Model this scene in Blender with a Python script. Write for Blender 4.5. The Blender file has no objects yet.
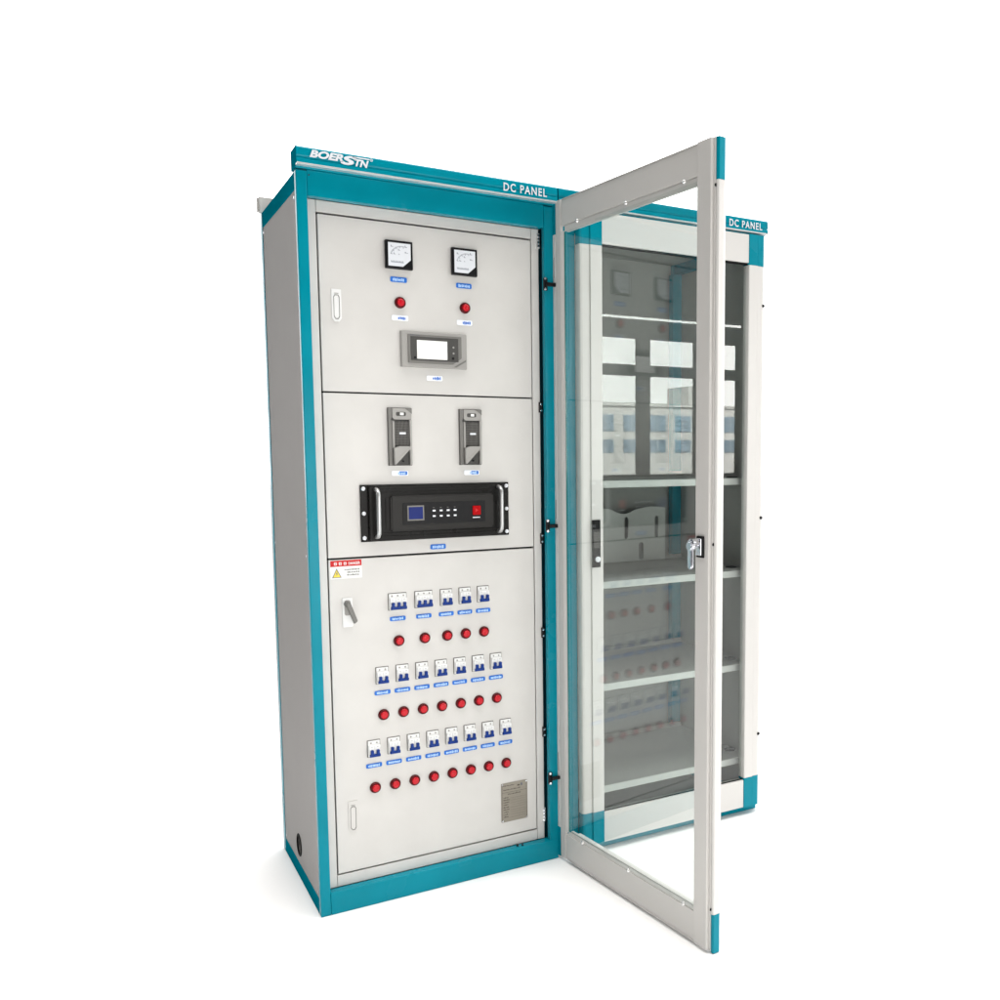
import bpy, bmesh, math, random
from mathutils import Vector, Matrix
random.seed(7)
S = bpy.context.scene
COL = S.collection

# ------------------------------------------------------------------ materials
def new_mat(name):
    m = bpy.data.materials.new(name); m.use_nodes = True
    return m, m.node_tree.nodes, m.node_tree.links, m.node_tree.nodes['Principled BSDF']

def plain(name, col, rough=0.45, metal=0.0, coat=0.0, bump=0.0, bscale=600.0, var=0.0, vscale=3.0, rvar=0.0, spec=0.5, stretch=None):
    m, N, L, P = new_mat(name)
    P.inputs['Base Color'].default_value = (*col, 1)
    P.inputs['Roughness'].default_value = rough
    P.inputs['Metallic'].default_value = metal
    P.inputs['Coat Weight'].default_value = coat
    P.inputs['Coat Roughness'].default_value = 0.12
    P.inputs['Specular IOR Level'].default_value = spec
    tc = N.new('ShaderNodeTexCoord')
    src = tc.outputs['Object']
    if stretch:
        mp = N.new('ShaderNodeMapping'); mp.inputs['Scale'].default_value = stretch
        L.new(src, mp.inputs['Vector']); src = mp.outputs['Vector']
    if bump:
        n = N.new('ShaderNodeTexNoise'); n.inputs['Scale'].default_value = bscale; n.inputs['Detail'].default_value = 2
        L.new(src, n.inputs['Vector'])
        b = N.new('ShaderNodeBump'); b.inputs['Strength'].default_value = bump; b.inputs['Distance'].default_value = 0.001
        L.new(n.outputs['Fac'], b.inputs['Height']); L.new(b.outputs['Normal'], P.inputs['Normal'])
        L.new(b.outputs['Normal'], P.inputs['Coat Normal'])
    if var:
        n = N.new('ShaderNodeTexNoise'); n.inputs['Scale'].default_value = vscale; n.inputs['Detail'].default_value = 5
        L.new(src, n.inputs['Vector'])
        r = N.new('ShaderNodeMapRange'); r.inputs['From Min'].default_value = 0.3; r.inputs['From Max'].default_value = 0.7
        r.inputs['To Min'].default_value = 1 - var; r.inputs['To Max'].default_value = 1 + var
        L.new(n.outputs['Fac'], r.inputs['Value'])
        mx = N.new('ShaderNodeVectorMath'); mx.operation = 'SCALE'
        mx.inputs[0].default_value = col
        L.new(r.outputs['Result'], mx.inputs['Scale']); L.new(mx.outputs['Vector'], P.inputs['Base Color'])
    if rvar:
        n = N.new('ShaderNodeTexNoise'); n.inputs['Scale'].default_value = 7; n.inputs['Detail'].default_value = 6
        L.new(src, n.inputs['Vector'])
        r = N.new('ShaderNodeMapRange'); r.inputs['From Min'].default_value = 0.3; r.inputs['From Max'].default_value = 0.7
        r.inputs['To Min'].default_value = max(0.02, rough - rvar); r.inputs['To Max'].default_value = rough + rvar
        L.new(n.outputs['Fac'], r.inputs['Value']); L.new(r.outputs['Result'], P.inputs['Roughness'])
    return m

def glass_mat(name, tint, r0=0.05, rmax=1.0):
    m = bpy.data.materials.new(name); m.use_nodes = True
    N, L = m.node_tree.nodes, m.node_tree.links; N.clear()
    out = N.new('ShaderNodeOutputMaterial'); mix = N.new('ShaderNodeMixShader')
    tr = N.new('ShaderNodeBsdfTransparent'); tr.inputs['Color'].default_value = (*tint, 1)
    gl = N.new('ShaderNodeBsdfGlossy'); gl.inputs['Roughness'].default_value = 0.0
    lw = N.new('ShaderNodeLayerWeight'); lw.inputs['Blend'].default_value = 0.5
    pw = N.new('ShaderNodeMath'); pw.operation = 'POWER'; pw.inputs[1].default_value = 4
    mr = N.new('ShaderNodeMapRange'); mr.inputs['To Min'].default_value = r0; mr.inputs['To Max'].default_value = rmax
    L.new(lw.outputs['Facing'], pw.inputs[0]); L.new(pw.outputs[0], mr.inputs['Value'])
    L.new(mr.outputs['Result'], mix.inputs['Fac']); L.new(tr.outputs[0], mix.inputs[1]); L.new(gl.outputs[0], mix.inputs[2])
    L.new(mix.outputs[0], out.inputs['Surface'])
    return m

def emit_mix(name, col, e):
    m, N, L, P = new_mat(name)
    P.inputs['Base Color'].default_value = (*col, 1); P.inputs['Roughness'].default_value = 0.25; P.inputs['Specular IOR Level'].default_value = 0.08
    P.inputs['Emission Color'].default_value = (*col, 1); P.inputs['Emission Strength'].default_value = e
    return m

M = {}
M['grey']   = plain('grey_powder_coat', (0.57, 0.555, 0.535), 0.42, bump=0.12, bscale=700, var=0.03, vscale=9, rvar=0.07)
M['shadegrey'] = plain('grey_coat_shaded', (0.300, 0.287, 0.280), 0.6, spec=.2, bump=0.08, bscale=700, var=0.012, vscale=9)  # same grey paint, darkened to put the side's shade into the colour
M['grey2']  = plain('door_sheet_grey', (0.52, 0.505, 0.485), 0.45, bump=0.10, bscale=700, var=0.02, vscale=2.5, rvar=0.06)
M['white']  = plain('white_aluminium', (0.60, 0.587, 0.568), 0.35, bump=0.04, bscale=500, var=0.012, rvar=0.06)
M['teal']   = plain('teal_enamel', (0.0, 0.212, 0.282), 0.22, coat=0.0, spec=0.14, bump=0.07, bscale=260, var=0.09, vscale=5, rvar=0.08)
M['teal_noglare'] = plain('teal_enamel_noglare', (0.0, 0.170, 0.235), 0.5, spec=0.0, bump=0.05, bscale=260, var=0.06, vscale=4)  # same teal paint, darker and without specular to drop side glare
M['silver'] = plain('silver_strip', (0.80, 0.80, 0.79), 0.25, metal=0.6)
M['brushed'] = plain('brushed_steel', (0.50, 0.50, 0.50), 0.38, metal=0.8, rvar=0.08)
M['chrome'] = plain('chrome', (0.75, 0.76, 0.80), 0.12, metal=1.0, rvar=0.05)
M['dark']   = plain('dark_gap', (0.012, 0.012, 0.012), 0.7)
M['black']  = plain('black_plastic', (0.008, 0.008, 0.009), 0.35, spec=.15, bump=0.05, bscale=900, rvar=0.08)
M['rackblk']= plain('black_anodised', (0.009, 0.0085, 0.008), 0.3, spec=.12, bump=0.05, bscale=1200, rvar=0.08)
M['rackgrey'] = plain('charcoal_bezel', (0.020, 0.019, 0.018), 0.35, spec=.15, bump=0.05, bscale=1200)
M['gutter'] = plain('dark_gutter_teal', (0.0, 0.020, 0.030), 0.4, spec=.15)  # very dark blue-green for the strips in the hinge gutter
M['rubber'] = plain('black_rubber', (0.008, 0.008, 0.008), 0.75, spec=.15)
M['dial']   = plain('dial_white', (0.70, 0.72, 0.76), 0.3, coat=0.5)
M['ink']    = plain('ink_dark', (0.10, 0.11, 0.13), 0.5)
M['print']  = plain('dial_print', (0.30, 0.32, 0.36), 0.5)
M['red']    = plain('red_lens', (0.50, 0.005, 0.014), 0.15, spec=0.3)
M['redrim'] = plain('dark_red_rim', (0.085, 0.003, 0.005), 0.25, spec=.2)
M['redlab'] = plain('red_label', (0.50, 0.016, 0.018), 0.45, spec=.2)
M['yellow'] = plain('yellow_print', (0.72, 0.56, 0.05), 0.45)
M['blue']   = plain('blue_label', (0.03, 0.155, 0.56), 0.35, spec=.2, var=0.08, vscale=40)
M['sky']    = plain('light_blue_print', (0.42, 0.62, 0.90), 0.4)
M['lblue']  = plain('label_white', (0.84, 0.86, 0.92), 0.35)
M['toggle'] = plain('blue_toggle', (0.002, 0.030, 0.20), 0.3, spec=.2)
M['brk']    = plain('breaker_white', (0.74, 0.74, 0.735), 0.35)
M['lgrey']  = plain('light_grey_plastic', (0.31, 0.30, 0.285), 0.4, bump=0.05, bscale=900)
M['mgrey']  = plain('mid_grey_plastic', (0.165, 0.16, 0.15), 0.4, spec=.3, bump=0.05, bscale=900)
M['dgrey']  = plain('dark_grey_plastic', (0.065, 0.063, 0.06), 0.45, spec=.2, bump=0.1, bscale=900)
M['plate']  = plain('brushed_nameplate', (0.27, 0.245, 0.205), 0.34, metal=0.55, bump=0.1, bscale=60, var=0.08, vscale=30, stretch=(0.3, 1, 12))
M['etch']   = plain('etched_print', (0.07, 0.055, 0.042), 0.5)
M['screen'] = emit_mix('lit_screen', (0.86, 0.85, 0.83), 0.12)
M['lcd']    = emit_mix('blue_lcd', (0.015, 0.025, 0.13), 0.05)
M['redlit'] = emit_mix('red_rocker', (0.36, 0.003, 0.005), 0.02)
M['glass']  = glass_mat('clear_glass', (0.955, 0.98, 0.972), 0.042)
M['glassg'] = plain('glass_edge', (0.02, 0.12, 0.11), 0.1)
M['facade'] = plain('facade_render', (0.78, 0.77, 0.74), 0.8, var=0.03)
M['fwin']   = plain('facade_window', (0.14, 0.195, 0.245), 0.6, spec=.1)
M['frameg'] = plain('dark_window_frame', (0.06, 0.065, 0.07), 0.5)
M['card']   = plain('cardboard', (0.33, 0.25, 0.16), 0.8, var=0.08, vscale=6)
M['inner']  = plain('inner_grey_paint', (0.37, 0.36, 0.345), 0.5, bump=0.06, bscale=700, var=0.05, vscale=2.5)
M['floor']  = plain('white_studio_floor', (0.86, 0.86, 0.86), 0.9, spec=0.1)

# ------------------------------------------------------------------ mesh builder
class MB:
    def __init__(s): s.bm = bmesh.new(); s.mats = []
    def mi(s, m):
        if m not in s.mats: s.mats.append(m)
        return s.mats.index(m)
    def _mark(s, faces, m, smooth=False):
        i = s.mi(m)
        for f in faces: f.material_index = i; f.smooth = smooth
    def box(s, x0, x1, y0, y1, z0, z1, m, bev=0.0, seg=2):
        t = bmesh.new()
        bmesh.ops.create_cube(t, size=1)
        for v in t.verts:
            v.co = Vector((x0 + (v.co.x + .5) * (x1 - x0), y0 + (v.co.y + .5) * (y1 - y0), z0 + (v.co.z + .5) * (z1 - z0)))
        if bev:
            bmesh.ops.bevel(t, geom=list(t.edges), offset=bev, segments=seg, profile=.5, affect='EDGES')
        s._merge(t, m, False); return s
    def _merge(s, t, m, smooth):
        n0 = len(s.bm.faces)
        me = bpy.data.meshes.new('tmp'); t.to_mesh(me); t.free()
        s.bm.from_mesh(me); bpy.data.meshes.remove(me)
        s.bm.faces.ensure_lookup_table()
        s._mark(s.bm.faces[n0:], m, smooth)
    def cyl(s, c, r, h, axis, m, seg=28, r2=None, bev=0.0, smooth=False):
        """cylinder from c along axis (unit vector) by h"""
        t = bmesh.new()
        bmesh.ops.create_cone(t, cap_ends=True, segments=seg, radius1=r, radius2=r if r2 is None else r2, depth=h)
        if bev:
            es = [e for e in t.edges if abs(e.verts[0].co.z - e.verts[1].co.z) < 1e-6]
            bmesh.ops.bevel(t, geom=es, offset=bev, segments=2, affect='EDGES')
        q = Vector((0, 0, 1)).rotation_difference(Vector(axis))
        for v in t.verts: v.co = q @ (v.co + Vector((0, 0, h / 2))) + Vector(c)
        s._merge(t, m, smooth); return s
    def lathe(s, c, prof, axis, m, seg=32, smooth=True):
        t = bmesh.new(); rings = []
        for r, h in prof:
            if r < 1e-6: rings.append([t.verts.new((0, 0, h))])
            else: rings.append([t.verts.new((r * math.cos(2 * math.pi * k / seg), r * math.sin(2 * math.pi * k / seg), h)) for k in range(seg)])
        for a, b in zip(rings[:-1], rings[1:]):
            for k in range(seg):
                k2 = (k + 1) % seg
                if len(a) == 1: t.faces.new((a[0], b[k], b[k2]))
                elif len(b) == 1: t.faces.new((a[k], a[k2], b[0]))
                else: t.faces.new((a[k], a[k2], b[k2], b[k]))
        bmesh.ops.recalc_face_normals(t, faces=list(t.faces))
        q = Vector((0, 0, 1)).rotation_difference(Vector(axis))
        for v in t.verts: v.co = q @ v.co + Vector(c)
        s._merge(t, m, smooth); return s
    def prism(s, pts, y0, y1, m, bev=0.0):
        """polygon in x,z extruded from y0 to y1"""
        t = bmesh.new()
        a = [t.verts.new((x, y0, z)) for x, z in pts]
        f = t.faces.new(a)
        r = bmesh.ops.extrude_face_region(t, geom=[f])
        for v in r['geom']:
            if isinstance(v, bmesh.types.BMVert): v.co.y = y1
        bmesh.ops.recalc_face_normals(t, faces=list(t.faces))
        if bev: bmesh.ops.bevel(t, geom=list(t.edges), offset=bev, segments=2, affect='EDGES')
        s._merge(t, m, False); return s
    def extrude_x(s, prof, x0, x1, m, smooth=False):
        """polygon in y,z extruded along x"""
        t = bmesh.new()
        a = [t.verts.new((x0, y, z)) for y, z in prof]
        f = t.faces.new(a)
        r = bmesh.ops.extrude_face_region(t, geom=[f])
        for v in r['geom']:
            if isinstance(v, bmesh.types.BMVert): v.co.x = x1
        bmesh.ops.recalc_face_normals(t, faces=list(t.faces))
        s._merge(t, m, smooth); return s
    def extrude_z(s, prof, z0, z1, m):
        """polygon in x,y extruded along z"""
        t = bmesh.new()
        a = [t.verts.new((x, y, z0)) for x, y in prof]
        f = t.faces.new(a)
        r = bmesh.ops.extrude_face_region(t, geom=[f])
        for v in r['geom']:
            if isinstance(v, bmesh.types.BMVert): v.co.z = z1
        bmesh.ops.recalc_face_normals(t, faces=list(t.faces))
        s._merge(t, m, False); return s
    def sheet(s, outer, holes, y0, y1, m):
        """flat plate in x,z with holes"""
        t = bmesh.new(); es = []
        for loop in [outer] + holes:
            vs = [t.verts.new((x, y0, z)) for x, z in loop]
            for k in range(len(vs)): es.append(t.edges.new((vs[k], vs[(k + 1) % len(vs)])))
        bmesh.ops.triangle_fill(t, use_beauty=True, use_dissolve=False, edges=es, normal=(0, -1, 0))
        r = bmesh.ops.extrude_face_region(t, geom=list(t.faces))
        for v in r['geom']:
            if isinstance(v, bmesh.types.BMVert): v.co.y = y1
        bmesh.ops.recalc_face_normals(t, faces=list(t.faces))
        s._merge(t, m, False); return s
    def tube(s, pts, r, m, seg=12):
        t = bmesh.new(); rings = []
        P = [Vector(p) for p in pts]
        for i, p in enumerate(P):
            d = (P[min(i + 1, len(P) - 1)] - P[max(i - 1, 0)]).normalized()
            q = Vector((0, 0, 1)).rotation_difference(d)
            rings.append([t.verts.new(p + q @ Vector((r * math.cos(2 * math.pi * k / seg), r * math.sin(2 * math.pi * k / seg), 0))) for k in range(seg)])
        for a, b in zip(rings[:-1], rings[1:]):
            for k in range(seg):
                t.faces.new((a[k], a[(k + 1) % seg], b[(k + 1) % seg], b[k]))
        t.faces.new(rings[0]); t.faces.new(rings[-1])
        bmesh.ops.recalc_face_normals(t, faces=list(t.faces))
        s._merge(t, m, True); return s
    def build(s, name, parent=None, label=None):
        me = bpy.data.meshes.new(name); s.bm.to_mesh(me); s.bm.free()
        for m in s.mats: me.materials.append(M[m])
        o = bpy.data.objects.new(name, me); COL.objects.link(o)
        if parent: o.parent = parent
        if label: o['label'] = label
        return o

def empty(name, loc, label, cat, group=None):
    o = bpy.data.objects.new(name, None); COL.objects.link(o); o.location = loc
    o.empty_display_size = .1
    o['label'] = label; o['category'] = cat
    if group: o['group'] = group
    return o

def part_copy(src, parent, dx, dz):
    c = src.copy(); COL.objects.link(c); c.parent = parent
    c.location = src.location + Vector((dx, 0, dz))
    for ch in list(src.children):
        g = ch.copy(); COL.objects.link(g); g.parent = c
    return c

def text_tris(body, x0, x1, z0, z1, bold=0.0, shear=0.0, space=1.0):
    """flat lettering fitted into a box; returns verts (x,z) and faces"""
    cu = bpy.data.curves.new('lettering_curve', 'FONT'); cu.body = body
    cu.offset = bold; cu.shear = shear; cu.space_character = space; cu.resolution_u = 4
    o = bpy.data.objects.new('lettering_curve', cu); COL.objects.link(o)
    dg = bpy.context.evaluated_depsgraph_get()
    me = bpy.data.meshes.new_from_object(o.evaluated_get(dg))
    vs = [v.co.copy() for v in me.vertices]; fs = [list(p.vertices) for p in me.polygons]
    bpy.data.objects.remove(o); bpy.data.curves.remove(cu); bpy.data.meshes.remove(me)
    ax0, ax1 = min(v.x for v in vs), max(v.x for v in vs); ay0, ay1 = min(v.y for v in vs), max(v.y for v in vs)
    return [(x0 + (v.x - ax0) / (ax1 - ax0) * (x1 - x0), z0 + (v.y - ay0) / (ay1 - ay0) * (z1 - z0)) for v in vs], fs

def add_text(mb, m, y, thick, *a, **k):
    vs, fs = text_tris(*a, **k)
    t = bmesh.new(); bv = [t.verts.new((x, y, z)) for x, z in vs]
    for f in fs:
        try: t.faces.new([bv[i] for i in f])
        except ValueError: pass
    bmesh.ops.remove_doubles(t, verts=list(t.verts), dist=1e-6)
    r = bmesh.ops.extrude_face_region(t, geom=list(t.faces))
    for v in r['geom']:
        if isinstance(v, bmesh.types.BMVert): v.co.y = y - thick
    bmesh.ops.recalc_face_normals(t, faces=list(t.faces))
    mb._merge(t, m, False)

def round_rect(cx, cz, w, h, r, n=4):
    pts = []
    for (sx, sz, a0) in ((1, 1, 0), (-1, 1, 90), (-1, -1, 180), (1, -1, 270)):
        for k in range(n + 1):
            a = math.radians(a0 + 90 * k / n)
            pts.append((cx + sx * (w / 2 - r) + r * math.cos(a), cz + sz * (h / 2 - r) + r * math.sin(a)))
    return pts

# ------------------------------------------------------------------ shared pieces
H = 2.159
def header(root, x0, x1, with_emblem, tx0, tx1):
    y = -0.024
    prof = [(-0.004, 2.217), (-0.0165, 2.217), (-0.0195, 2.2155), (-0.0215, 2.2125), (-0.0225, 2.204), (-0.0230, 2.1925),
            (-0.0222, 2.1895), (-0.0200, 2.1872), (-0.0205, 2.1850), (-0.0232, 2.1832), (-0.0240, 2.180), (-0.0240, 2.1725), (-0.004, 2.1725)]
    b = MB(); b.extrude_x(prof, x0, x1, 'teal')
    b.box(x0 + .001, x1 - .001, -0.004, .05, 2.163, 2.2165, 'teal')
    h = b.build('header', root)
    for xa in (x0 - .0012, x1):
        c = MB(); c.extrude_x(prof, xa, xa + .0012, 'teal_noglare'); c.box(xa, xa + .0012, -.0038, .05, 2.163, 2.2165, 'teal_noglare'); c.build('end_cap', h)  # thin skins added to keep glare off the header ends
    s = MB(); s.box(x0, x1, -0.0252, -0.004, 2.1675, 2.1720, 'silver', .0006); s.build('trim_strip', h)
    t = MB()
    add_text(t, 'dial', -0.0243, .0005, 'DC PANEL', tx0, tx1, 2.1795, 2.2045, bold=.018, space=1.22)
    t.build('lettering', h)
    if with_emblem:
        e = MB()
        add_text(e, 'dial', -0.0243, .0006, 'BOER', .034, .126, 2.1895, 2.2100, bold=.045, shear=.28, space=1.0)
        add_text(e, 'dial', -0.0243, .0006, 'S', .118, .163, 2.1835, 2.2090, bold=.045, shear=.28)
        add_text(e, 'dial', -0.0243, .0006, 'TN', .157, .197, 2.1835, 2.2035, bold=.04, shear=.28, space=1.0)
        e.prism([(.150, 2.2060), (.199, 2.2060), (.2005, 2.2092), (.152, 2.2092)], -.0249, -.0243, 'dial')
        # registered ring
        ring = [(.2045 + .0042 * math.cos(a * math.pi / 10), 2.2068 + .0042 * math.sin(a * math.pi / 10)) for a in range(20)]
        hole = [(.2045 + .0031 * math.cos(a * math.pi / 10), 2.2068 + .0031 * math.sin(a * math.pi / 10)) for a in range(20)]
        e.sheet(ring, [hole], -.0249, -.0243, 'dial')
        add_text(e, 'dial', -0.0243, .0005, 'R', .2030, .2062, 2.2046, 2.2090, bold=.02)
        e.build('lettering', h)
    return h

# ------------------------------------------------------------------ cabinet one (open door)
cab = empty('electrical_cabinet', (0, 0, 0),
            'teal framed switchgear cabinet with grey breaker panels showing and its glass door swung wide open', 'electrical cabinet')
W, D = .79, .571
header(cab, 0.0, W + .004, True, .610, .757)
rear = MB(); rear.box(-.004, W, .585, .603, 2.172, 2.217, 'grey', .001); rear.box(.0, W, .571, .585, 2.165, 2.2165, 'grey'); rear.build('rear_header', cab)

def posts(root, w, lw, rw):
    for (x0, x1, y0, y1) in ((0, lw, 0, .020), (w - rw, w, 0, .020), (0, .035, .536, D), (w - .035, w, .536, D)):
        b = MB(); b.box(x0, x1, y0, y1, 0, H, 'teal', .0025, 3)
        if y0 == 0 and x0 == 0:
            b.box(x0 + .008, x1 - .001, y1 - .0005, .06, .001, H - .001, 'teal')
        b.build('frame_post', root)
    for sx in (0, 1):
        x0, x1 = (0.0005, .03) if sx == 0 else (w - .03, w - .0005)
        b = MB(); b.box(x0, x1, .0202, .5358, 2.110, H - .001, 'teal_noglare', .002); b.build('side_rail', root)
        b = MB(); b.box(x0, x1, .0202, .5358, 0, .047, 'teal_noglare', .002); b.build('side_rail', root)
posts(cab, W, .030, .032)
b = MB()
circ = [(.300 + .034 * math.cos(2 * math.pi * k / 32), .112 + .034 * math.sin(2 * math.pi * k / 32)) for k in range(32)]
b.sheet([(.0225, .0485), (.5335, .0485), (.5335, 2.1085), (.0225, 2.1085)], [circ], -.002, -.010, 'shadegrey')
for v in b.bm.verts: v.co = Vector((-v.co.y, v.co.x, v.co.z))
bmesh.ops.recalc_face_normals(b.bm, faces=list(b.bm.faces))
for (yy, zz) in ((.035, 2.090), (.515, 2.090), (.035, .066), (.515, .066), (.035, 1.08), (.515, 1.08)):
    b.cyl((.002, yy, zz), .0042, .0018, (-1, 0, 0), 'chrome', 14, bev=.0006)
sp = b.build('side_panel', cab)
g = MB(); g.lathe((.004, .300, .112), [(.030, .0), (.0365, .0), (.0365, .004), (.030, .0055), (.030, 0)], (-1, 0, 0), 'rubber'); g.cyl((.02, .30, .112), .0345, .004, (-1, 0, 0), 'dark')
g.build('cable_grommet', sp)
b = MB(); b.box(W - .010, W - .002, .0225, .5335, .0485, 2.1085, 'grey'); b.build('side_panel', cab)
b = MB(); b.box(.036, W - .036, .555, .568, .002, H - .003, 'grey'); b.build('back_panel', cab)
b = MB(); b.box(.031, W - .031, .021, .554, H - .006, H - .0035, 'grey'); b.build('top_panel', cab)
b = MB(); b.box(.0305, W - .0325, .002, .029, 2.092, 2.1625, 'teal', .0015)
b.cyl((.036, .002, 2.148), .0022, .001, (0, -1, 0), 'chrome', 12)
b.build('top_rail', cab)
b = MB(); b.box(.0305, W - .0005, -.0005, .029, 0.0, .068, 'teal', .002); 
b.cyl((.645, .016, .068), .004, .006, (0, 0, 1), 'black', 12); b.cyl((.662, .013, .068), .004, .004, (0, 0, 1), 'black', 12)
b.build('bottom_rail', cab)
b = MB(); b.box(.7525, .7600, .038, .046, .069, 2.091, 'gutter'); b.box(.7602, .766, .0205, .046, .069, 2.091, 'gutter'); b.build('hinge_gutter', cab)

# grey mounting frame
b = MB()
b.box(.0307, .0575, .031, .048, .0685, 2.0915, 'grey', .001)
b.box(.7262, .7520, .031, .048, .0685, 2.0915, 'grey', .001)
b.box(.0587, .7250, .031, .048, 2.0590, 2.0915, 'grey', .001)
b.box(.0587, .7250, .031, .048, .0685, .1035, 'grey', .001)
b.box(.0590, .7255, .0482, .052, .07, 2.09, 'dark')  # near-black sheet painting the shade behind the panel gaps
b.build('mounting_frame', cab)
def panel(z0, z1):
    b = MB(); b.box(.0615, .7228, .030, .044, z0 + .002, z1 - .002, 'grey', .0012, 3)
    return b
panel(1.5545, 2.0555).build('upper_panel', cab)
panel(1.0685, 1.5535).build('middle_panel', cab)
panel(.1065, 1.0665).build('lower_panel', cab)

# chrome hinge pins of the inner doors
def pin_hinge(z):
    b = MB(); b.box(.7470, .7560, .022, .0398, z - .017, z + .017, 'black', .001)
    b.cyl((.7515, .022, z + .010), .0032, .002, (0, -1, 0), 'chrome', 14, bev=.0006)
    b.cyl((.7515, .022, z - .010), .0032, .002, (0, -1, 0), 'chrome', 14, bev=.0006)
    return b.build('panel_hinge', cab)
for z in (1.525, 1.095, .780, .440): pin_hinge(z)
for z in (2.055, .150):
    b = MB(); b.box(.7450, .7560, .028, .0398, z - .024, z + .024, 'silver', .001)
    for k in range(4): b.cyl((.7505, .0285, z - .020 + k * .011), .0042, .007, (0, 0, 1), 'chrome', 12)
    b.build('panel_hinge', cab)
# black brackets of the outer door
for z in (1.915, 1.139, .287):
    b = MB()
    b.box(.7515, .7665, -.006, -.0002, z - .020, z + .020, 'black', .002)
    b.box(.760, .792, -.014, -.0062, z - .007, z + .005, 'black', .002)
    b.cyl((.757, -.006, z + .017), .004, .004, (0, -1, 0), 'chrome', 14, bev=.001)
    b.cyl((.757, -.006, z - .017), .004, .004, (0, -1, 0), 'chrome', 14, bev=.001)
    b.build('door_hinge', cab)

# ---- instruments on the panels (panel face at y = .030)
Y = .0299
def name_plate(x, z, w=.050, h=.0155, kind='blue', tag=None):
    b = MB()
    base, ink = {'blue': ('blue', 'sky'), 'white': ('lblue', 'blue'), 'half': ('lblue', 'blue')}[kind]
    b.prism(round_rect(x, z, w, h, .004), Y, Y - .0016, base)
    yy = Y - .0016
    r = random.Random(int(x * 1000) + int(z * 7000))
    if kind == 'half':
        b.prism(round_rect(x + w * .20, z, w * .5, h * .72, .003), yy, yy - .0003, 'blue'); 
    px = x - w * .36 if kind == 'blue' else x - w * .12
    while px < x + w * .34:
        cw = r.uniform(.0022, .0042)
        hh = h * r.uniform(.22, .34)
        b.box(px, px + cw, yy - .0005, yy, z - hh, z + hh * r.uniform(.5, 1), ink if kind != 'half' else 'sky')
        if r.random() < .6: b.box(px - .0004, px + cw + .0004, yy - .0006, yy, z - .0008, z + .0006, ink if kind != 'half' else 'sky')
        px += cw + r.uniform(.0008, .0018)
    return b.build('name_plate', cab, tag)

def meter(x, z):
    b = MB(); r = .0412
    b.box(x - r, x + r, Y - .013, Y, z - r, z + r, 'black', .003, 3)
    o = b.build('panel_meter', cab)
    d = MB(); q = r - .0075; y = Y - .0130
    d.prism([(x - q, z + q), (x - q, z - q), (x + q * .30, z - q), (x + q, z - q * .38), (x + q, z + q)], y, y - .0012, 'dial')
    y -= .0012
    # scale arc, ticks, needle, caption
    cx, cz = x - q * .10 + .012, z - q * .30
    for k in range(25):
        a = math.radians(95 + 80 * k / 24 - 35 + 20); R1 = .036
        p = Vector((cx - .002 + R1 * math.cos(a), cz + R1 * math.sin(a)))
        if abs(p.x - x) > q * .92 or p.y - z > q * .9: continue
        ln = .0065 if k % 6 == 0 else .0035
        n = Vector((math.cos(a), math.sin(a))); tt = Vector((-n.y, n.x)) * (.0009 if k % 6 == 0 else .0005)
        a0, a1 = p - n * ln, p
        d.prism([tuple(a0 - tt), tuple(a1 - tt), tuple(a1 + tt), tuple(a0 + tt)], y, y - .0004, 'print')
    r_ = random.Random(int(x * 100))
    for (lx, lz, w_, h_) in ((-.026, .021, .007, .005), (.016, .022, .007, .006), (-.004, .012, .006, .005), (.016, .006, .010, .004), (-.018, .000, .006, .005), (-.003, .0, .004, .003)):
        d.box(x + lx, x + lx + w_, y - .0004, y, z + lz, z + lz + h_ * .35, 'print'); d.box(x + lx, x + lx + w_ * .4, y - .0005, y, z + lz, z + lz + h_, 'print')
    d.box(x - .026, x + .012, y - .0004, y, z - .0235, z - .0205, 'print')
    for k in range(9): d.box(x - .026 + k * .0043, x - .0245 + k * .0043, y - .0005, y, z - .0205, z - .0175, 'print')
    d.build('dial_face', o)
    return o
meter(.292, 1.961); meter(.496, 1.961)

def lamp(x, z):
    b = MB()
    b.lathe((x, Y, z), [(.0170, 0), (.0170, .0040), (.0160, .0070), (.0142, .0085), (.0118, .0086), (.0112, .0070), (.0112, 0)], (0, -1, 0), 'redrim')
    o = b.build('indicator_lamp', cab)
    l = MB()
    l.lathe((x, Y, z), [(.0111, .004), (.0111, .0100), (.0104, .0118), (.0088, .0130), (.0078, .0130), (.0072, .0124), (.005, .0128), (0, .0130)], (0, -1, 0), 'red')
    l.build('lens', o)
    return o
lamp0 = lamp(.294, 1.824); part_copy(lamp0, cab, .498 - .294, 0)
for (x, z, k) in ((.2915, 1.891, 'blue'), (.496, 1.891, 'blue'), (.293, 1.779, 'white'), (.496, 1.779, 'white'), (.396, 1.605, 'white'), (.281, 1.317, 'half'), (.511, 1.316, 'half'), (.396, 1.0875, 'blue')):
    name_plate(x, z, kind=k)

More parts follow.
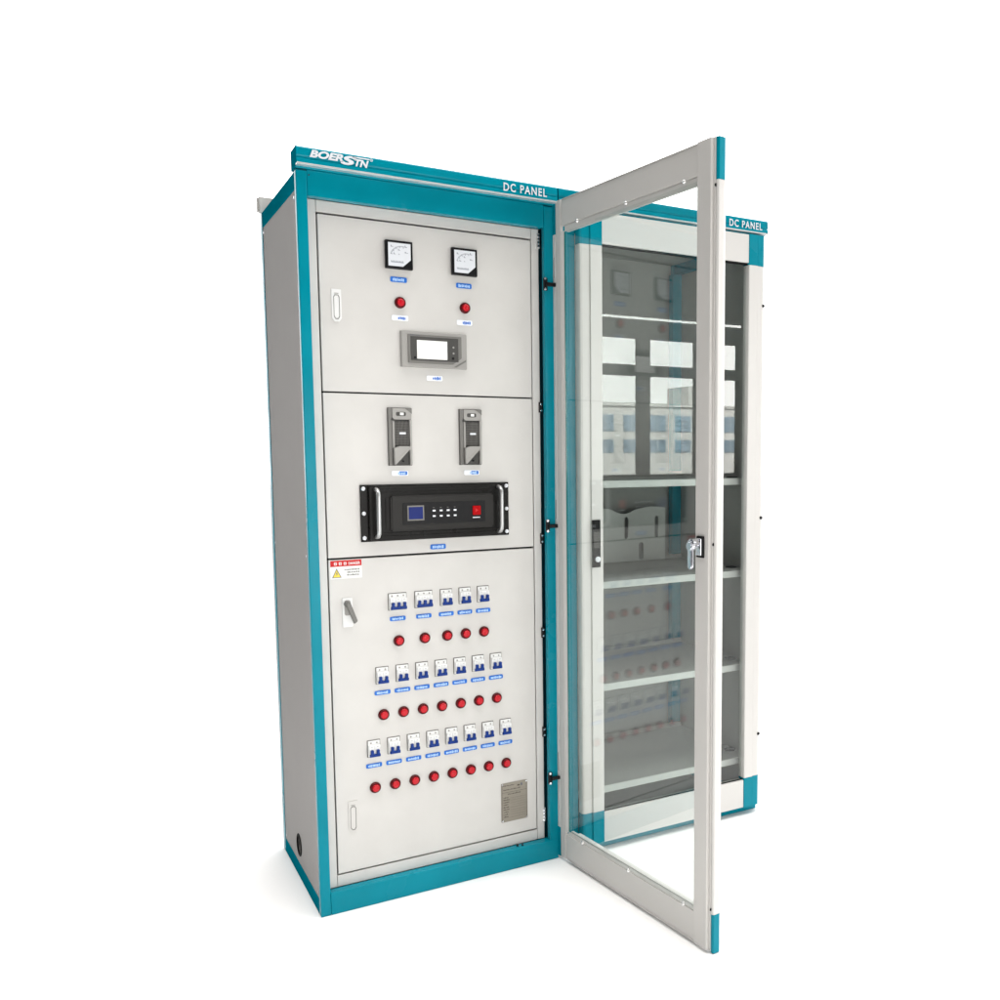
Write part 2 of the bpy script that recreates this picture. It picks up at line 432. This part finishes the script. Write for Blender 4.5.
# controller with screen
b = MB(); y = Y
b.box(.291, .4995, y - .009, y, 1.635, 1.7425, 'lgrey', .003, 3)
b.box(.2935, .302, y - .0105, y - .0089, 1.640, 1.738, 'lgrey', .0006)
b.prism([(.312, 1.733), (.312, 1.648), (.452, 1.648), (.481, 1.668), (.481, 1.733)], y - .0085, y - .0115, 'mgrey', .001)
b.prism([(.455, 1.6405), (.495, 1.664), (.495, 1.6585), (.464, 1.6405)], y - .0088, y - .0108, 'mgrey')
ctl = b.build('touch_controller', cab)
s = MB(); s.box(.320, .470, y - .0125, y - .0114, 1.656, 1.727, 'dgrey', .0008); s.build('bezel', ctl)
s = MB(); s.box(.339, .434, y - .0135, y - .0124, 1.6610, 1.7165, 'screen', .0005); s.build('screen', ctl)
for (xx, zz, rr, mm) in ((.454, 1.700, .003, 'lgrey'), (.454, 1.682, .003, 'lgrey'), (.452, 1.6665, .0042, 'black'), (.332, 1.664, .0036, 'black')):
    s = MB(); s.cyl((xx, y - .0125, zz), rr, .0014, (0, -1, 0), mm, 14, bev=.0004); s.build('button', ctl)
s = MB()
for k in range(7): s.box(.320 + k * .0042, .3228 + k * .0042, y - .0120, y - .0114, 1.7295, 1.7320, 'ink')
s.build('lettering', ctl)

# rectifier modules
def rectifier(x0):
    x1, z0, z1 = x0 + .073, 1.340, 1.5135
    b = MB()
    b.box(x0, x1, Y - .004, Y, z0, z1, 'dgrey', .001)
    b.box(x0 + .001, x0 + .012, Y - .010, Y - .0038, z0 + .001, z1 - .001, 'mgrey', .001)
    b.box(x0 + .0125, x1 - .001, Y - .012, Y - .0038, 1.478, z1 - .002, 'lgrey', .002)
    b.prism([(x1 - .022, z1 - .0015), (x1 - .0005, z1 - .0015), (x1 - .0005, z1 - .018)], Y - .004, Y - .0125, 'mgrey')
    b.prism([(x0 + .008, 1.476), (x0 + .030, 1.468), (x0 + .012, 1.484)], Y - .004, Y - .0128, 'dgrey')
    b.box(x0 + .0125, x0 + .0185, Y - .012, Y - .0038, 1.392, 1.4775, 'lgrey', .001)
    b.box(x1 - .008, x1 - .001, Y - .012, Y - .0038, z0 + .002, 1.4775, 'lgrey', .001)
    o = b.build('rectifier_module', cab)
    g = MB(); g.box(x0 + .019, x1 - .0085, Y - .006, Y - .0038, 1.400, 1.474, 'dgrey')
    for i in range(11):
        xx = x0 + .0205 + i * .0041
        g.box(xx, xx + .0011, Y - .0085, Y - .0058, 1.401, 1.473, 'mgrey')
    for k in range(9):
        zz = 1.4045 + k * .0078
        g.box(x0 + .019, x1 - .0085, Y - .0082, Y - .0058, zz, zz + .0011, 'mgrey')
    g.box(x0 + .034, x0 + .053, Y - .0100, Y - .0081, 1.434, 1.440, 'dial')
    g.build('grille', o)
    h = MB()
    h.prism([(x0 + .0135, 1.392), (x0 + .0135, 1.3445), (x0 + .018, 1.3430), (x1 - .009, 1.391), (x1 - .009, 1.3985), (x0 + .030, 1.3985)], Y - .004, Y - .022, 'lgrey', .0015)
    h.prism([(x0 + .0135, 1.3520), (x0 + .0150, 1.3440), (x1 - .0105, 1.3895), (x1 - .010, 1.396)], Y - .020, Y - .0235, 'lgrey', .0008)
    h.build('handle', o)
    d = MB(); d.prism(round_rect(x0 + .039, 1.4945, .030, .012, .004), Y - .0118, Y - .0128, 'dgrey')
    d.box(x0 + .036, x0 + .047, Y - .0134, Y - .0127, 1.491, 1.4985, 'screen')
    d.build('display', o)
    v = MB(); v.cyl((x0 + .044, Y - .004, 1.353), .003, .004, (0, -1, 0), 'black', 12); v.build('lock_screw', o)
    return o
rectifier(.246); rectifier(.4705)

# rack power unit
b = MB(); x0, x1, z0, z1 = .158, .633, 1.1135, 1.2840
b.box(x0, x1, Y - .006, Y, z0, z1, 'rackblk', .0008)
b.box(x0 + .022, x1 - .020, Y - .018, Y - .0055, z0 + .003, z1 - .003, 'rackblk', .003)
for k, (zz, hh) in enumerate(((1.268, .004), (1.258, .004), (1.136, .004), (1.126, .004))):
    b.box(x0 + .055, x1 - .050, Y - .0200, Y - .0178, zz, zz + hh, 'rackblk', .0008)
b.prism([(.228, 1.244), (.228, 1.150), (.585, 1.150), (.585, 1.244)], Y - .0178, Y - .021, 'rackblk', .002)
b.prism([(.242, 1.250), (.242, 1.143), (.572, 1.143), (.572, 1.250)], Y - .0208, Y - .028, 'rackgrey', .005)
rk = b.build('rack_power_unit', cab)
s = MB(); s.box(.278, .543, Y - .0293, Y - .0279, 1.162, 1.228, 'black', .0006)
for i in range(4):
    xx = .371 + i * .0225
    for zz in (1.1995, 1.1830): s.box(xx, xx + .0088, Y - .0305, Y - .0292, zz, zz + .0048, 'lblue', .0005)
    s.box(xx + .001, xx + .006, Y - .0297, Y - .0292, 1.2105, 1.2120, 'mgrey')
s.box(.501, .525, Y - .0297, Y - .0292, 1.1750, 1.1775, 'lblue')
s.build('control_panel', rk)
s = MB(); s.box(.292, .344, Y - .0300, Y - .0292, 1.1735, 1.2195, 'mgrey', .0004); s.box(.296, .340, Y - .0306, Y - .0299, 1.178, 1.215, 'lcd', .0003); s.build('display', rk)
s = MB(); s.box(.500, .527, Y - .0325, Y - .0292, 1.184, 1.213, 'redlit', .002); s.prism([(.509, 1.193), (.509, 1.205), (.519, 1.199)], Y - .0325, Y - .033, 'redlab'); s.build('rocker_switch', rk)
for xx in (.2010, .5920):
    s = MB()
    pts = [(xx, Y - .016, 1.128), (xx, Y - .036, 1.131), (xx, Y - .044, 1.139), (xx, Y - .0455, 1.150), (xx, Y - .0455, 1.249), (xx, Y - .044, 1.260), (xx, Y - .036, 1.268), (xx, Y - .016, 1.271)]
    s.tube(pts, .0062, 'brushed', 14); s.build('handle', rk)
for xx in (.1675, .6255):
    for zz in (1.1255, 1.199, 1.2725):
        s = MB(); s.lathe((xx, Y - .006, zz), [(.0062, 0), (.0062, .0015), (.0045, .0032), (0, .0036)], (0, -1, 0), 'dial', 18); s.build('screw', rk)

# latches
def pull_latch(x0, z0, z1, m):
    x1 = x0 + .028; c = (x0 + x1) / 2
    out = [(x0, z1), (x0, z0 + .010), (x0 + .007, z0), (x1 - .007, z0), (x1, z0 + .010), (x1, z1)]
    b = MB(); b.prism(out, Y, Y - .0022, m, .0006)
    o = b.build('pull_latch', cab)
    i = MB()
    q = [(x0 + .0055, z1 - .022), (x0 + .0055, z0 + .014), (c - .004, z0 + .007), (c + .004, z0 + .007), (x1 - .0055, z0 + .014), (x1 - .0055, z1 - .022), (c + .005, z1 - .016), (c - .005, z1 - .016)]
    hole = [(c + (x - c) * .84, (z0 + z1) / 2 + (z - (z0 + z1) / 2) * .94) for x, z in q]
    i.sheet(q, [hole], Y - .0021, Y - .0031, 'mgrey')
    i.box(c - .006, c + .006, Y - .0036, Y - .0021, z1 - .013, z1 - .0112, 'lgrey', .0004)
    i.build('latch_rim', o)
pull_latch(.0935, 1.756, 1.848, 'brk'); pull_latch(.0965, .230, .327, 'grey')
b = MB(); b.prism(round_rect(.112, .906, .030, .088, .003), Y, Y - .003, 'brk', .0008)
b.prism(round_rect(.112, .920, .018, .046, .006), Y - .003, Y - .0036, 'lgrey')
rl = b.build('rotary_latch', cab)
b = MB()
b.cyl((.109, Y - .003, .932), .0085, .012, (0, -1, 0), 'mgrey', 20, bev=.001)
b.prism([(.102, .938), (.116, .940), (.1375, .880), (.1265, .872)], Y - .011, Y - .021, 'mgrey', .002)
b.build('lever', rl)

# warning label
b = MB()
b.box(.066, .158, Y - .0006, Y, 1.008, 1.063, 'brk'); y = Y - .0006
b.box(.0665, .1575, y - .0003, y, 1.0445, 1.0625, 'redlab')
for (xx, w_) in ((.081, .008), (.095, .008), (.109, .008)):
    b.prism(round_rect(xx, 1.0530, w_, .0085, .002), y - .0003, y - .0006, 'brk')
    b.box(xx - .0006, xx + .0006, y - .0008, y - .0005, 1.049, 1.057, 'redlab'); b.box(xx - .003, xx + .003, y - .0008, y - .0005, 1.0522, 1.0534, 'redlab')
add_text(b, 'brk', y - .0003, .0003, 'DANGER', .119, .153, 1.0488, 1.0568, bold=.02)
b.prism([(.0705, 1.0115), (.0980, 1.0115), (.08425, 1.0395)], y, y - .0003, 'ink')
b.prism([(.0735, 1.0132), (.0950, 1.0132), (.08425, 1.0352)], y - .0003, y - .0006, 'yellow')
b.prism([(.0850, 1.0300), (.0815, 1.0225), (.0840, 1.0225), (.0828, 1.0155), (.0870, 1.0240), (.0845, 1.0240), (.0868, 1.0300)], y - .0006, y - .0009, 'ink')
r = random.Random(3)
for zz in (1.0345, 1.0265, 1.0185):
    px = .104 + r.uniform(0, .012)
    while px < .150:
        w_ = r.uniform(.002, .004); b.box(px, px + w_, y - .0003, y, zz - .0022, zz + r.uniform(.0005, .0024), 'mgrey'); px += w_ + r.uniform(.0008, .002)
b.build('warning_label', cab)

# rating plate
b = MB(); b.prism(round_rect(.6415, .2205, .095, .133, .003), Y, Y - .0014, 'plate', .0003); y = Y - .0014
b.box(.597, .686, y - .0002, y, .2545, .2555, 'etch'); b.box(.597, .598, y - .0002, y, .160, .281, 'etch'); b.box(.685, .686, y - .0002, y, .160, .281, 'etch')
r = random.Random(5)
def marks(xa, xb, z, h):
    px = xa
    while px < xb:
        w_ = r.uniform(.0015, .004); b.box(px, min(px + w_, xb), y - .0002, y, z, z + h * r.uniform(.5, 1), 'etch'); px += w_ + r.uniform(.0008, .002)
marks(.602, .640, .2760, .004)
b.box(.6645, .6705, y - .0003, y, .2705, .2790, 'ink'); b.box(.652, .661, y - .0003, y, .2710, .2755, 'etch')
marks(.602, .662, .2620, .004)
marks(.618, .664, .2460, .005)
for k in range(9):
    zz = .2355 - k * .0082
    marks(.602, .602 + r.uniform(.014, .022), zz, .0045)
    b.box(.628, .682, y - .00015, y, zz - .0016, zz - .0012, 'etch')
for (xx, zz) in ((.5985, .2825), (.6845, .2825), (.5985, .1585), (.6845, .1585)): b.cyl((xx, y, zz), .0028, .0012, (0, -1, 0), 'chrome', 12, bev=.0004)
b.build('rating_plate', cab)

# breakers
def breaker(x, z, poles):
    w = .0174 * poles + .001; h = .0485
    b = MB()
    b.prism(round_rect(x, z, w + .005, h + .005, .0015), Y, Y - .0004, 'mgrey')
    b.box(x - w / 2, x + w / 2, Y - .005, Y - .0003, z - h / 2, z + h / 2, 'brk', .0008)
    b.box(x - w / 2 + .001, x + w / 2 - .001, Y - .014, Y - .0045, z - h / 2 + .003, z + h / 2 - .012, 'brk', .0012)
    for k in range(1, poles):
        xx = x - w / 2 + k * w / poles
        b.box(xx - .0003, xx + .0003, Y - .0143, Y - .0138, z - h / 2 + .004, z + h / 2 - .013, 'lgrey')
    for k in range(poles):
        xx = x - w / 2 + (k + .5) * w / poles
        b.box(xx - .003, xx + .003, Y - .0144, Y - .0138, z + .0075, z + .0085, 'lgrey')
        b.cyl((xx, Y - .0049, z + h / 2 - .006), .0026, .0012, (0, -1, 0), 'lgrey', 12)
    o = b.build('circuit_breaker', cab)
    t = MB()
    zb = z - h / 2
    t.box(x - w / 2 + .0015, x + w / 2 - .0015, Y - .019, Y - .0135, zb + .0015, zb + .0105, 'toggle', .0015)
    for k in range(poles):
        xx = x - w / 2 + (k + .5) * w / poles
        t.prism([(xx - .0058, zb + .009), (xx - .0042, zb + .0135), (xx - .0046, zb + .0235), (xx + .0046, zb + .0235), (xx + .0042, zb + .0135), (xx + .0058, zb + .009)], Y - .0135, Y - .0225, 'toggle', .0012)
    t.build('toggle', o)
    return o
X1 = [.263, .345, .418, .4795, .5415]; X2 = [.210 + .0620 * i for i in range(7)]; X3 = [.178 + .0620 * i for i in range(8)]
b3 = breaker(X1[0], .9265, 3); part_copy(b3, cab, X1[1] - X1[0], 0.0003)
b2 = breaker(X1[2], .9268, 2)
for x in X1[3:]: part_copy(b2, cab, x - X1[2], .0004)
for x in X2: part_copy(b2, cab, x - X1[2], .7035 - .9268)
for x in X3: part_copy(b2, cab, x - X1[2], .4800 - .9268)
for xs, zl, zp in ((X1, .8045, .8735), (X2, .5805, .6497), (X3, .3567, .4264)):
    for x in xs:
        part_copy(lamp0, cab, x + .0015 - .294, zl - 1.824)
        name_plate(x, zp, .049, .0135, 'blue')

# ---- the open glass door of cabinet one
TH = 1.6739; PANE = math.radians(-.4)
door_frame = MB()
zt, zb, gw0, gw1, gt, gb, Wd = 2.174, .0115, .047, .686, 2.072, .111, .7388
door_frame.box(0, .0295, 0.001, .0085, zb, zt, 'grey2', .0015)
door_frame.box(.0300, gw0 - .0005, .0025, .0068, gb - .002, gt + .002, 'white', .001)
door_frame.box(gw1, Wd, 0.0, .028, zb - .002, zt + .002, 'grey2', .0015)
door_frame.box(Wd - .006, Wd + .006, .009, .028, zb - .003, zt + .003, 'grey2', .001)
for (za, zc, lz0, lz1) in ((gt + .020, zt - .003, gt, gt + .0185), (zb + .003, gb - .012, gb - .0105, gb)):
    door_frame.box(.0300, gw1 - .0005, .003, .026, za, zc, 'grey2', .0012)
    door_frame.box(gw0 - .0008, gw1 - .0005, .0055, .0065, lz0, lz1, 'grey2'); door_frame.box(gw0 - .0008, gw1 - .0005, .013, .022, lz0, lz1, 'grey2', .001)
door_frame.box(gw0 - .0115, gw1 - .0005, .0012, .022, zt - .0028, zt - .0006, 'grey2')
door_frame.box(gw0 - .0115, gw1 - .0005, .0012, .022, zb + .0006, zb + .0028, 'grey2')
door = door_frame.build('glass_door', cab)
door.location = (.79, -.015, 0); door.rotation_euler = (0, 0, -(math.pi - TH))
# outer aluminium stiles with teal corner caps
def profile(s0, s1, z0, z1, m, name):
    n = 8; pts = []
    t0, t1 = .0125, .0425
    for k in range(n + 1):
        a = math.pi / 2 * k / n; pts.append((s1 - .007 + .007 * math.sin(a), t0 + .004 - .004 * math.cos(a)))
    for k in range(n + 1):
        a = math.pi / 2 * k / n; pts.append((s1 - .012 + .012 * math.cos(a), t1 - .012 + .012 * math.sin(a)))
    pts += [(s0, t1), (s0, t0)]
    b = MB(); b.extrude_z(pts, z0, z1, m)
    return b.build(name, door)
profile(.728 + .018, .7545, .1125, 2.0715, 'white', 'stile')
profile(.728 + .0178, .7552, 2.0720, 2.1770, 'teal', 'corner_cap'); profile(.728 + .0178, .7552, .0020, .1120, 'teal', 'corner_cap')
b = MB(); b.box(.690, .7455, .0285, .046, .112, 2.072, 'white'); b.box(-.012, .024, .0090, .0140, .012, 2.174, 'white'); b.box(.0555, .6895, .0285, .044, .012, .10, 'white'); b.box(.0555, .6895, .0285, .044, 2.082, 2.174, 'white')
b.build('stile', door)
b = MB(); b.box(-.0190, -.0015, .0005, .010, .1125, 2.0715, 'white', .001)
for z in (1.915, 1.139, .287): b.box(-.0105, -.0085, -.0003, .0006, z + .022, z + .085, 'mgrey')
b.build('hinge_strip', door)
b = MB(); b.box(-.0192, -.0013, .0003, .010, 2.0720, 2.174, 'teal', .001); b.build('corner_cap', door)
b = MB(); b.box(-.0192, -.0013, .0003, .010, .0115, .1120, 'teal', .001); b.build('corner_cap', door)
b = MB(); b.box(gw0 - .006, gw1 + .006, .0070, .0115, gb - .006, gt + .006, 'glass')
pane = b.build('glass_pane', door); pane.rotation_euler.z = PANE
b = MB(); b.box(gw0 - .0003, gw0 + .0022, .0030, .0066, gb + .001, gt - .001, 'glassg'); b.build('pane_gasket', door)
for (ss, zz) in ((.120, 2.0905), (.371, 2.0905), (.629, 2.0905), (.127, .101), (.378, .101), (.637, .101)):
    b = MB(); b.lathe((ss, .0065, zz), [(.0062, 0), (.0062, .003), (.004, .007), (0, .0078)], (0, -1, 0), 'silver', 18); b.box(ss - .004, ss + .004, .0015, .0065, zz - .004, zz + .008, 'silver', .001)
    b.build('glass_clip', door)
for zz in (2.058, 1.135, .126):
    b = MB(); b.lathe((Wd + .006, .0125, zz), [(.0046, 0), (.0046, .002), (0, .0026)], (1, 0, 0), 'black', 16); b.build('screw', door)
# lock
b = MB(); b.box(.694, .724, -.004, 0, 1.098, 1.156, 'black', .0015); b.box(.697, .718, -.009, -.0038, 1.104, 1.150, 'chrome', .0015)
b.cyl((.704, -.009, 1.138), .012, .024, (0, -1, 0), 'chrome', 22, bev=.002)
lk = b.build('lock', door)
b = MB(); b.prism(round_rect(.703, 1.108, .019, .082, .009), -.026, -.036, 'chrome', .003); b.prism(round_rect(.703, 1.130, .024, .026, .010), -.022, -.0385, 'chrome', .003); b.build('lever', lk)

# ------------------------------------------------------------------ cabinet two (closed door)
cab2 = empty('electrical_cabinet', (.815, 0, 0),
             'white and teal shelved cabinet with closed glass door, standing right of the open door', 'electrical cabinet')
W2 = .830
header(cab2, -.014, W2 + .006, False, 1.476 - .815, 1.624 - .815)
posts(cab2, W2, .053, .040)
for x0 in (.002, W2 - .012):
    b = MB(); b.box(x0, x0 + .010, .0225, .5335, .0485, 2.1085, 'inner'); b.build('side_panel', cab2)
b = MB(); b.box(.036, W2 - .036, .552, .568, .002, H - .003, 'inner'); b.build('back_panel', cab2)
b = MB(); b.box(.031, W2 - .031, .021, .551, H - .008, H - .0035, 'inner'); b.build('top_panel', cab2)
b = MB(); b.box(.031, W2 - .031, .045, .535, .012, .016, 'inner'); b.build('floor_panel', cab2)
b = MB(); b.box(.0535, W2 - .0405, .002, .029, 2.092, 2.1625, 'teal', .0015); b.build('top_rail', cab2)
b = MB(); b.box(.0535, W2 - .0005, -.0005, .029, 0, .060, 'teal', .002); b.build('bottom_rail', cab2)
for xx in (.012, W2 - .055):
    b = MB(); b.box(xx, xx + .043, .505, .5355, .0475, 2.108, 'teal', .001)
    b.build('rack_upright', cab2)
for zz in (1.281, .932, .571, .204):
    b = MB()
    b.box(.014, W2 - .014, .034, .500, zz - .004, zz, 'inner')
    b.box(.014, W2 - .014, .030, .036, zz - .024, zz + .0005, 'white', .001)
    b.box(.014, W2 - .014, .494, .500, zz + .0002, zz + .018, 'inner')
    sh = b.build('shelf', cab2)
    g = MB(); g.lathe((W2 - .034, .125, zz), [(.012, .0), (.022, 0), (.021, .003), (.012, .003)], (0, 0, 1), 'rubber', 22); g.cyl((W2 - .034, .125, zz + .0003), .0125, .0006, (0, 0, 1), 'dark', 20)
    g.build('cable_grommet', sh)
# slotted white mounting plate standing at the back of the second compartment
top = []
for k in range(25):
    u = k / 24; xx = .715 - .36 * u
    zz = 1.150 + .006 * math.sin(u * 9.0) + (.014 if .40 < u < .72 else 0) * -math.sin((u - .40) / .32 * math.pi)
    top.append((xx, zz))
slot = lambda cx, z0, z1, w: [(cx + w / 2 * math.cos(a), z1 - w / 2 + w / 2 * math.sin(a)) for a in [math.pi * k / 8 for k in range(9)]] + [(cx + w / 2 * math.cos(a), z0 + w / 2 + w / 2 * math.sin(a)) for a in [math.pi + math.pi * k / 8 for k in range(9)]]
b = MB(); b.sheet([(.355, .936), (.715, .936)] + top, [slot(.528, 1.028, 1.118, .018), slot(.673, 1.028, 1.118, .018), slot(.598, .940, 1.012, .024)], .470, .474, 'white')
b.build('slotted_plate', cab2)
# closed glass door: local x .053-.817
db = MB(); ya, yb = -.036, -.003
db.box(.054, .816, yb, yb + .0015, 2.0650, 2.1560, 'white'); db.box(.054, .816, yb, yb + .0015, .0320, .1300, 'white'); db.box(.054, .125, yb, yb + .0015, .1302, 2.0648, 'white'); db.box(.755, .816, yb, yb + .0015, .1302, 2.0648, 'white')
door2 = db.build('glass_door', cab2)
for (za, zc, ga, gc) in ((2.0570, 2.1560, 2.0490, 2.0568), (.0320, .1385, .1387, .1425)):
    b = MB(); b.box(.1355, .7425, ya + .002, yb, za, zc, 'white', .0015); b.box(.1355, .7425, ya + .010, ya + .012, ga, gc, 'rubber'); b.build('rail', door2)
def stile2(x0, x1, z0, z1, m, name, flip):
    w = x1 - x0
    pr = [(0, yb), (0, ya + .012), (.003, ya + .006), (.010, ya + .004), (w * .42, ya + .004), (w * .435, ya + .0065), (w * .455, ya + .0065), (w * .47, ya), (w - .002, ya), (w, ya + .002), (w, yb)]
    pts = [((x0 + p) if not flip else (x1 - p), y) for p, y in pr]
    b = MB(); b.extrude_z(pts, z0, z1, m); return b.build(name, door2)
for (x0, x1, fl) in ((.053, .135, False), (.743, .817, True)):
    stile2(x0, x1, .1465, 2.0495, 'white', 'stile', fl)
    stile2(x0 - .0004, x1 + .0004, 2.0500, 2.1580, 'teal', 'corner_cap', fl); stile2(x0 - .0004, x1 + .0004, .0300, .1460, 'teal', 'corner_cap', fl)
b = MB(); b.box(.130, .748, -.020, -.015, .132, 2.063, 'glass'); b.build('glass_pane', door2)
b = MB(); b.prism(round_rect(.1055, 1.0745, .031, .159, .0015), ya, ya - .006, 'black', .001); b.box(.094, .117, ya - .008, ya - .0058, 1.060, 1.115, 'dgrey', .001); b.box(.0925, .1185, ya - .0085, ya - .0058, 1.117, 1.150, 'black', .001)
hd = b.build('handle', door2)
b = MB(); b.lathe((.110, ya - .006, 1.022), [(.0095, 0), (.0095, .003), (.007, .0045), (0, .0045)], (0, -1, 0), 'dial', 22); b.build('key_lock', hd)
for zz in (1.910, 1.134, .308):
    b = MB(); b.lathe((.812, ya + .006, zz), [(.006, 0), (.006, .004), (0, .005)], (0, -1, 0), 'black', 16); b.build('hinge_screw', door2)

# ------------------------------------------------------------------ setting
b = MB(); b.box(-3.4, 40, -7, 40, -.05, -.0005, 'floor'); fl = b.build('ground'); fl['kind'] = 'structure'

# what the glass mirrors: a workshop window behind the camera with the building across the yard
b = MB(); yw = -6.0
b.box(3.0, 6.30, yw - .10, yw, 2.215, 2.33, 'frameg', .004)      # transom
b.box(3.0, 6.30, yw - .10, yw, 2.62, 2.82, 'frameg', .004)
b.box(3.0, 6.30, yw - .10, yw, 2.86, 3.9, 'frameg', .004)
for (xa, xb) in ((3.0, 3.1), (4.80, 4.94), (5.57, 5.63), (6.18, 6.30)): b.box(xa, xb, yw - .098, yw - .002, 1.12, 2.8, 'frameg', .004)
b.box(3.0, 6.30, yw - .14, yw + .04, 1.02, 1.13, 'frameg', .004)
b.box(3.0, 6.30, yw - .098, yw - .002, 0, 1.02, 'frameg', .004)
wf = b.build('workshop_window'); wf['label'] = 'dark steel workshop window frame with wide transom, mirrored in the cabinet glass'; wf['category'] = 'window'
yf = -15.0
b = MB(); b.box(8.4, 14.2, yf - 1, yf, 0, 2.46, 'facade'); b.box(11.75, 12.6, yf - 1, yf - .1, 2.46, 2.90, 'facade', .01); b.box(8.35, 14.25, yf - 1, yf + .05, 2.40, 2.47, 'facade')
bd = b.build('office_building'); bd['label'] = 'pale two storey building with blue windows, mirrored in the cabinet glass'; bd['category'] = 'building'
for i in range(8):
    xx = 8.55 + i * .69
    for (za, zc) in ((1.84, 2.21), (1.37, 1.66)):
        b = MB(); b.box(xx, xx + .44, yf + .002, yf + .012, za, zc, 'fwin'); b.box(xx + .2, xx + .215, yf + .012, yf + .02, za, zc, 'facade'); b.build('window', bd)

# ------------------------------------------------------------------ light
w = bpy.data.worlds.new('World'); S.world = w; w.use_nodes = True
N, L = w.node_tree.nodes, w.node_tree.links; bg = N['Background']
tc = N.new('ShaderNodeTexCoord'); dp = N.new('ShaderNodeVectorMath'); dp.operation = 'DOT_PRODUCT'
bv = Vector((.80, .58, .12)).normalized(); dp.inputs[1].default_value = bv
L.new(tc.outputs['Generated'], dp.inputs[0])
mr = N.new('ShaderNodeMapRange'); mr.interpolation_type = 'SMOOTHSTEP'
mr.inputs['From Min'].default_value = .12; mr.inputs['From Max'].default_value = .36
mr.inputs['To Min'].default_value = .05; mr.inputs['To Max'].default_value = 2.85
L.new(dp.outputs['Value'], mr.inputs['Value']); L.new(mr.outputs['Result'], bg.inputs['Strength'])
bg.inputs['Color'].default_value = (1, .995, .985, 1)

def area(name, loc, target, sx, sy, power, col=(1, .98, .95)):
    l = bpy.data.lights.new(name, 'AREA'); l.shape = 'RECTANGLE'; l.size = sx; l.size_y = sy; l.energy = power; l.color = col
    o = bpy.data.objects.new(name, l); COL.objects.link(o); o.location = loc
    o.rotation_euler = (Vector(target) - Vector(loc)).to_track_quat('-Z', 'Y').to_euler()
    return o
area('added_front_light', (.5, -4.6, .9), (.5, 0, .9), 3.0, 1.5, 66)  # unseen lamp added to brighten the front panels
ov = area('added_overhead_light', (-.8, -1.1, 5.0), (-.8, -1.1001, 0), 6.8, 3.0, 135)  # unseen lamp added to lift the floor to white
ov.data.spread = math.radians(80)
area('window_daylight', (11.5, -17.0, 2.8), (11.5, 0, 2.8), 6.5, 4.4, 6.5 * 4.4 * 3.1416 * 13.0)
area('yard_daylight', (10.6, -10.5, 5.5), (11.3, -15, 1.6), 5.0, 2.0, 9000)

# ------------------------------------------------------------------ camera
yaw, pitch, roll = 0.53786, -0.09413, -0.00198
fwd = Vector((math.sin(yaw) * math.cos(pitch), math.cos(yaw) * math.cos(pitch), math.sin(pitch)))
r0 = Vector((math.cos(yaw), -math.sin(yaw), 0)); u0 = r0.cross(fwd)
rt = math.cos(roll) * r0 + math.sin(roll) * u0; up = -math.sin(roll) * r0 + math.cos(roll) * u0
cd = bpy.data.cameras.new('Camera'); cam = bpy.data.objects.new('Camera', cd); COL.objects.link(cam)
mw = Matrix((( rt.x, up.x, -fwd.x, -0.5607), (rt.y, up.y, -fwd.y, -2.7148), (rt.z, up.z, -fwd.z, 1.3790), (0, 0, 0, 1)))
cam.matrix_world = mw
cd.sensor_width = 36; cd.lens = 36 * 0.91887; cd.shift_x = -0.12571; cd.shift_y = 0.03894
cd.clip_start = .05; cd.clip_end = 500
S.camera = cam
S.render.engine = 'CYCLES'
S.cycles.max_bounces = 12; S.cycles.transparent_max_bounces = 16
S.view_settings.view_transform = 'Standard'; S.view_settings.look = 'None'
S.view_settings.exposure = 0; S.view_settings.gamma = 1; S.view_settings.use_curve_mapping = False
S.render.resolution_x = 1024; S.render.resolution_y = 1024
